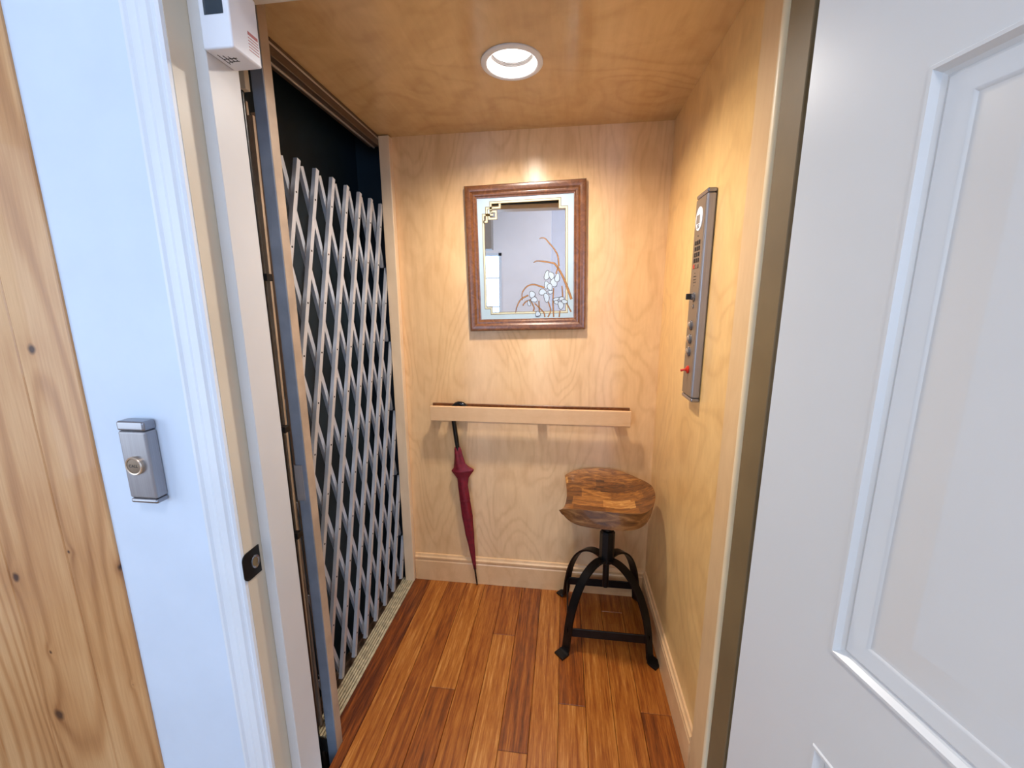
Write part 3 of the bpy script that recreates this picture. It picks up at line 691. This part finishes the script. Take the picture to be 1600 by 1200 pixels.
# ================================================================== STOOL
SX, SY = .2, 1.615
st = thing('tractor_seat_stool', 'low swivel stool with carved wooden saddle seat on black iron legs in the right corner', 'stool', (SX, SY, 0))
def seat():
    N = 44; b = bm_()
    # outline in local seat coords: u along x (front edge at left, rounded at right), v along y
    a0, a1, bw = -.200, .185, .205
    def half(u):   # half width at u
        t = (u-a0)/(a1-a0)
        if t > .5: k = (t-.5)/.5; return bw*max(0, 1-k**2.5)**(1/2.3)
        k = (.5-t)/.5; return bw*(1-.20*k**2.4)
    def ztop(u, v):
        s = v/bw; t = (u-a0)/(a1-a0)
        e = min(1, abs(s)); cen = 1-min(1, abs(t-.45)/.55)
        dish = .058*(1-e**2.4)                       # trough across v, open towards the front edge
        back = max(0, (t-.52)/.48)**2.3              # rises to the rim at the rounded back
        fr = max(0, (.14-t)/.14)**2*.008
        return .670-dish*(1-.95*back)+.000-fr+.004*back
    def zb_(u, v):
        h = max(1e-4, half(u)); t = (u-a0)/(a1-a0); e = max(min(1, abs(v)/bw), max(0, (t-.6)/.4))
        return .580+.040*abs(2*t-1)**5+.010*(abs(v)/bw)**4
    def zbot(u, v):
        h = max(1e-4, half(u)); e = min(1, max(abs(v)/h, abs((u-.0)/(a1)) if u > 0 else abs(u/a0)*.9))
        return .650-.056*(1-e**3.2)-.004
    NU, NV = 46, 40; top = []; bot = []
    tones = {}
    random.seed(11)
    pal = [.75, .55, .25, .62, .85, .35, .6, .45]
    def tone(u, v):
        j = int(math.floor((v+.21)/.070)); off = [.02, .085, -.03, .06, .0, .05, .1][j % 7]
        i = int(math.floor((u+.3+off)/.125)); 
        k = (i*7+j*13+i*j*5) % 8
        return pal[k]
    for i in range(NU+1):
        t = i/NU; t = .5-.5*math.cos(math.pi*t) if False else 1-(1-t)**1.35
        u = a0+(a1-a0)*t*.9995; h = half(u); rt_, rb = [], []
        for j in range(NV+1):
            s = -1+2*j/NV; s = math.copysign(abs(s)**.8, s); v = s*h
            # front edge bows inward in the middle (concave)
            uu = u+.030*(1-(v/bw)**2)*max(0, 1-t*1.6)**1.5
            vt = b.verts.new((uu, v, ztop(u, v))); vb = b.verts.new((uu*.95, v*.93, min(ztop(u, v)-.022, zb_(u, v))))
            rt_.append(vt); rb.append(vb)
        top.append(rt_); bot.append(rb)
    cl = b.faces.layers.float.new('tone')
    for i in range(NU):
        for j in range(NV):
            f = b.faces.new((top[i][j], top[i+1][j], top[i+1][j+1], top[i][j+1])); c = f.calc_center_median(); f[cl] = tone(c.x, c.y+.012*math.sin(c.x*9))
            f = b.faces.new((bot[i][j], bot[i][j+1], bot[i+1][j+1], bot[i+1][j])); f.material_index = 1
    rim = [top[i][0] for i in range(NU+1)]; rimb = [bot[i][0] for i in range(NU+1)]
    def side(A, B):
        for i in range(len(A)-1):
            f = b.faces.new((A[i], A[i+1], B[i+1], B[i])); f.material_index = 1
    side(rim, rimb); side([top[i][NV] for i in range(NU+1)], [bot[i][NV] for i in range(NU+1)])
    side(top[0], bot[0]); side(top[NU], bot[NU])
    bmesh.ops.remove_doubles(b, verts=b.verts, dist=.0004)
    o = obj('seat', b, ['seat_wood', 'seat_side'], st, 50); o['label'] = 'carved patchwork wooden saddle seat with brown rim'
    o.rotation_euler = (0, 0, R(-4)); o.location = (-.008, -.012, .0)
    mo = o.modifiers.new('bevel', 'BEVEL'); mo.width = .004; mo.segments = 2; mo.limit_method = 'ANGLE'; mo.angle_limit = R(50)
seat()
b = bm_(); lathe(b, [(.0135, .20), (.0135, .56)], 16, cap=True); obj('screw_post', b, 'black_iron', st, 40)
b = bm_(); lathe(b, [(.0, .587), (.075, .587), (.075, .581), (0, .581)], 24); lathe(b, [(.020, .474), (.020, .582)], 16, cap=True); obj('seat_plate', b, 'black_iron', st, 40)
b = bm_(); lathe(b, [(.014, .472), (.026, .470), (.032, .462), (.032, .326), (.027, .320), (.014, .318)], 8); obj('hub', b, 'black_iron', st)
for sx in (-1, 1):
    for sy in (-1, 1):
        hx, hy = .168*sx, .165*sy; d = Vector((hx, hy, 0)).normalized(); L_ = math.hypot(hx, hy)
        prof = [(.020, .338), (.060, .341), (.100, .329), (.140, .300), (.175, .254), (.204, .190), (.222, .118), (.230, .060), (.234, .032), (.236, .018), (.246, .0062), (.278, .0045)]
        sm = smoothline(prof, 4); b = bm_()
        side = Vector((-d.y, d.x, 0)); tk = .0042; wd = .0185
        P3 = [d*p.x+Vector((0, 0, p.y)) for p in sm]; rings = []
        for i, p in enumerate(P3):
            tg = (P3[min(i+1, len(P3)-1)]-P3[max(i-1, 0)]).normalized(); nn = side.cross(tg).normalized()
            w2 = wd if i < len(P3)-6 else wd*1.25
            rings.append([b.verts.new(p+side*a*w2+nn*c*tk) for a, c in ((-1, -1), (1, -1), (1, 1), (-1, 1))])
        for A, B in zip(rings, rings[1:]):
            for i in range(4): b.faces.new((A[i], A[(i+1) % 4], B[(i+1) % 4], B[i]))
        b.faces.new(rings[0]); b.faces.new(rings[-1][::-1])
        obj('leg', b, 'black_iron', st, 30)
q = .2275; dx, dy = q*.168/.2355, q*.165/.2355
for (x0, y0, x1, y1) in ((-dx, -dy, dx, -dy), (-dx, dy, dx, dy), (-dx, -dy, -dx, dy), (dx, -dy, dx, dy)):
    b = bm_(); bx(b, (min(x0, x1)-.003, min(y0, y1)-.003, .074), (max(x0, x1)+.003, max(y0, y1)+.003, .112), .001); obj('stretcher', b, 'black_iron', st)

# ================================================================== UMBRELLA
um = thing('umbrella', 'furled burgundy umbrella with black crook handle hooked over the low rail', 'umbrella', (-.420, 1.800, 0))
U0 = Vector((-.420, 1.800, 0)); A0 = Vector((0, .003, .002)); A1 = Vector((-.0975, -.0045, .918))
ax = (A1-A0)
AX = lambda t: A0+ax*t
b = bm_()
ctr = A1+Vector((.036, 0, .010)); arc = [AX(.775), AX(.85), A1]
for i in range(1, 13): a = R(180-i*195/12); arc.append(ctr+Vector((.036*math.cos(a), 0, .037*math.sin(a))))
tube(b, arc, [.0075, .0110]+[.0110]*(len(arc)-2), 12); obj('handle', b, 'umbrella_black', um, 50, label='glossy black crook handle')
b = bm_(); tube(b, [AX(.0), AX(.02), AX(.15)], [.0025, .0042, .0048], 10); tube(b, [AX(.15), AX(.80)], .0040, 10); obj('shaft', b, 'umbrella_black', um, 50, label='black shaft and tip')
b = bm_()
prof = [(.10, .006), (.145, .009), (.22, .0155), (.32, .0215), (.42, .0245), (.52, .0235), (.60, .0215), (.640, .024), (.660, .034), (.680, .046), (.686, .047), (.700, .034), (.725, .025), (.76, .021), (.80, .0175), (.815, .014), (.815, .006)]
NS = 32; rings = []
e1 = Vector((1, 0, .09)).normalized(); e2 = Vector((0, 1, 0))
for (t, r) in prof:
    ring = []
    for i in range(NS):
        a = 2*math.pi*i/NS+t*3.0
        fold = 1+.16*math.sin(4*a+.8)+.08*math.sin(8*a+t*6)
        if .63 < t < .71: fold = .86+.55*max(0, math.cos(a-t*3.0-.15))**6+.25*max(0, math.cos(a-t*3.0-math.pi+.45))**6-.15*abs(math.sin(a-t*3.0))
        rr = r*fold; ring.append(b.verts.new(AX(t)+e1*rr*math.cos(a-t*3.0)+e2*rr*.55*math.sin(a-t*3.0)))
    rings.append(ring)
for A, B in zip(rings, rings[1:]):
    for i in range(NS): b.faces.new((A[i], A[(i+1) % NS], B[(i+1) % NS], B[i]))
obj('canopy', b, 'burgundy', um, 40, label='burgundy furled canopy')
b = bm_(); 
for i in range(2): lathe(b, [(.0255, -.006), (.0262, 0), (.0255, .006)], 24, Matrix.Translation(AX(.52)) @ Matrix.Rotation(R(-6), 4, 'Y') @ Matrix.Diagonal((1.02, .66, 1, 1))) if i == 0 else None
obj('strap', b, 'burgundy', um, 40)
